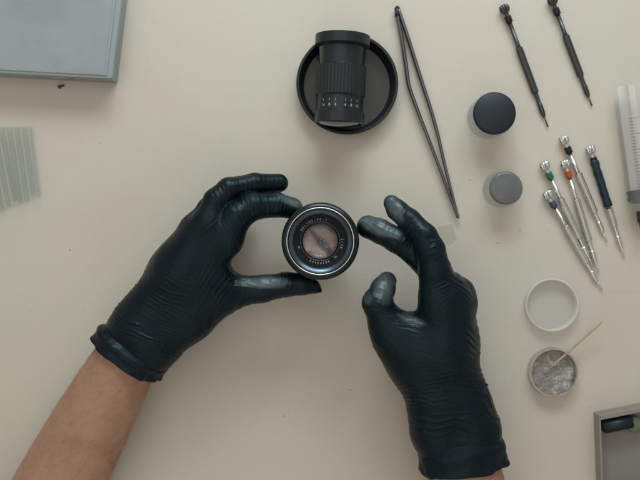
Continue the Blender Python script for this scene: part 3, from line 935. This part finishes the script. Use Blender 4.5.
def blue_box():
    z = 24
    c = P(40, 60, 0)
    t = thing('storage_box', 'low blue-grey plastic box at the far left corner', 'box', (c[0], c[1], 0))
    q0 = np.array([c[0], c[1], 0])
    top = [P(-40, 71, z) - q0, P(112, 79, z) - q0, P(124, -20, z) - q0, P(-40, -20, z) - q0]
    def prism(poly, z0, z1):
        n = len(poly)
        V = [(p[0], p[1], z0) for p in poly] + [(p[0], p[1], z1) for p in poly]
        F = [tuple(range(n - 1, -1, -1)), tuple(range(n, 2 * n))] + [(i, (i + 1) % n, n + (i + 1) % n, n + i) for i in range(n)]
        return V, F
    cc = sum(top) / 4
    inner = [cc + (p - cc) * 0.975 for p in top]
    V, F = prism(inner, 0.1, z - 5); o = mk('box_body', V, F, M['blue_box'], t, smooth=False)
    V, F = prism(top, z - 4.8, z); o = mk('box_lid', V, F, M['blue_box'], t, smooth=False)
    md = o.modifiers.new('bevel', 'BEVEL'); md.width = 0.0012; md.segments = 3
    def ring(f0, f1, z0, z1):
        a_ = [cc + (p - cc) * f0 for p in top]; b_ = [cc + (p - cc) * f1 for p in top]
        V = [(p[0], p[1], zz) for zz in (z0, z1) for q in (a_, b_) for p in q]
        F = []
        for i in range(4):
            j = (i + 1) % 4
            F += [(8 + i, 8 + j, 12 + j, 12 + i), (i, j, 8 + j, 8 + i), (4 + j, 4 + i, 12 + i, 12 + j)]
        return V, F
    V, F = ring(0.93, 0.90, z - 0.1, z + 0.9); o = mk('lid_ridge', V, F, M['blue_box'], t, smooth=False)
    V, F = box((0, 0, 0), (16, 3.2, 9), 0.8)
    mk('latch', V, F, M['blue_box'], t, loc=P(62, 77, 17) - q0)
blue_box()

# ------------------------------------------------------------------ lower right: corner of a metal tray
def corner_tray():
    z = 14
    c = P(640, 440, 0)
    t = thing('parts_tray', 'corner of a low grey metal tray of parts at the lower right', 'tray', (c[0], c[1], 0))
    q0 = np.array([c[0], c[1], 0])
    A, B = P(599, 415.5, z) - q0, P(700, 395.5, z) - q0
    C_, D_ = P(712, 480, z) - q0, P(602, 500, z) - q0
    def wall(p, q, w=2.2):
        d = q - p; d /= np.linalg.norm(d); s = np.array([-d[1], d[0], 0]) * w
        ring = [p, q, q - s * 1.0, p - s * 1.0]
        V = [(v[0], v[1], 0.2) for v in ring] + [(v[0], v[1], z) for v in ring]
        return V, [(3, 2, 1, 0), (4, 5, 6, 7), (0, 1, 5, 4), (1, 2, 6, 5), (2, 3, 7, 6), (3, 0, 4, 7)]
    for p, q, w in ((A, B, 4.2), (D_, A, 1.6), (B, C_, 2.0), (C_, D_, 2.0)):
        V, F = wall(p, q, w)
        o = mk('tray_wall', V, F, M['tray'], t, smooth=False)
        md = o.modifiers.new('bevel', 'BEVEL'); md.width = 0.0005; md.segments = 2
    V = [(p[0], p[1], 1.0) for p in (A, B, C_, D_)]
    mk('tray_floor', V, [(3, 2, 1, 0)], M['tray_dark'], t, smooth=False)
    V, F = box((0, 0, 0), (26, 10, 9), 1.2)
    p = P(617, 424, 8); o = mk('rubber_block', V, F, M['rubber'], None, loc=p); o.rotation_euler = (0, 0, R(12))
    tag(o, 'dark rubber block in the metal tray corner', 'block')
    V, F = lathe([(6, -4), (7, -3), (7, 3), (6, 4)], 32)
    o = mk('green_cap', V, F, M['green'], None, loc=P(634, 424, 6)); tag(o, 'small dull green cap beside the dark rubber block in the tray', 'cap')
M['tray'] = mat('brushed_tray', (0.30, 0.27, 0.245), 0.4, metal=0.3)
M['tray_dark'] = mat('tray_floor', (0.22, 0.20, 0.19), 0.5)
M['green'] = mat('dull_green', (0.12, 0.16, 0.10), 0.5)
corner_tray()

# ------------------------------------------------------------------ small bits on the desk
def tiny_screw(px, py, label):
    c = P(px, py, 0)
    t = thing('screw', label, 'screw', (c[0], c[1], 1.4), (0, R(90), R(20)))
    V, F = lathe([(1.2, -2.4), (1.6, -2.2), (1.6, -1.2), (0.8, -1.1), (0.8, 2.4), (0.5, 2.8)], 16)
    mk('screw_body', V, F, M['black_paint'], t, sharp=35)
tiny_screw(61.5, 86.5, 'tiny dark screw on the desk just in front of the blue-grey box')
V, F = [], []
poly = [(437, 227), (452, 224), (457, 240), (449, 245), (440, 240)]
V = [tuple(P(x, y, 0.35)) for x, y in poly] + [tuple(P(x, y, 0.2)) for x, y in poly]
F = [tuple(range(5))[::-1], tuple(range(5, 10))] + [(i, (i + 1) % 5, 5 + (i + 1) % 5, 5 + i) for i in range(5)]
tag(mk('tape_scrap', V, F, M['tape'], smooth=False), 'scrap of clear tape stuck to the desk right of the raised index finger', 'tape')
parts = []
r_ = random.Random(3)
spots = [(402, 268), (498, 243), (290, 414), (296, 411), (284, 416), (364, 262), (520, 230), (240, 350), (330, 330), (470, 180), (70, 250), (350, 390)]
for i in range(50):
    x, y = spots[i] if i < len(spots) else (r_.uniform(5, 635), r_.uniform(5, 475))
    s_ = r_.uniform(0.22, 0.6) if i < len(spots) else r_.uniform(0.12, 0.35)
    V, F = box((0, 0, 0), (s_ * r_.uniform(1, 2.2), s_, s_ * 0.7))
    a_ = r_.uniform(0, 3.1); c_, n_ = math.cos(a_), math.sin(a_)
    p = P(x, y, 0.3)
    V = np.stack([V[:, 0] * c_ - V[:, 1] * n_ + p[0], V[:, 0] * n_ + V[:, 1] * c_ + p[1], V[:, 2] + 0.3], 1)
    parts.append((V, F))
V, F = join(*parts)
M['crumb'] = mat('crumb', (0.24, 0.21, 0.17), 0.7)
tag(mk('dust_specks', V, F, M['crumb'], smooth=False), 'scattered dust specks on the desk', 'dust', kind='stuff')
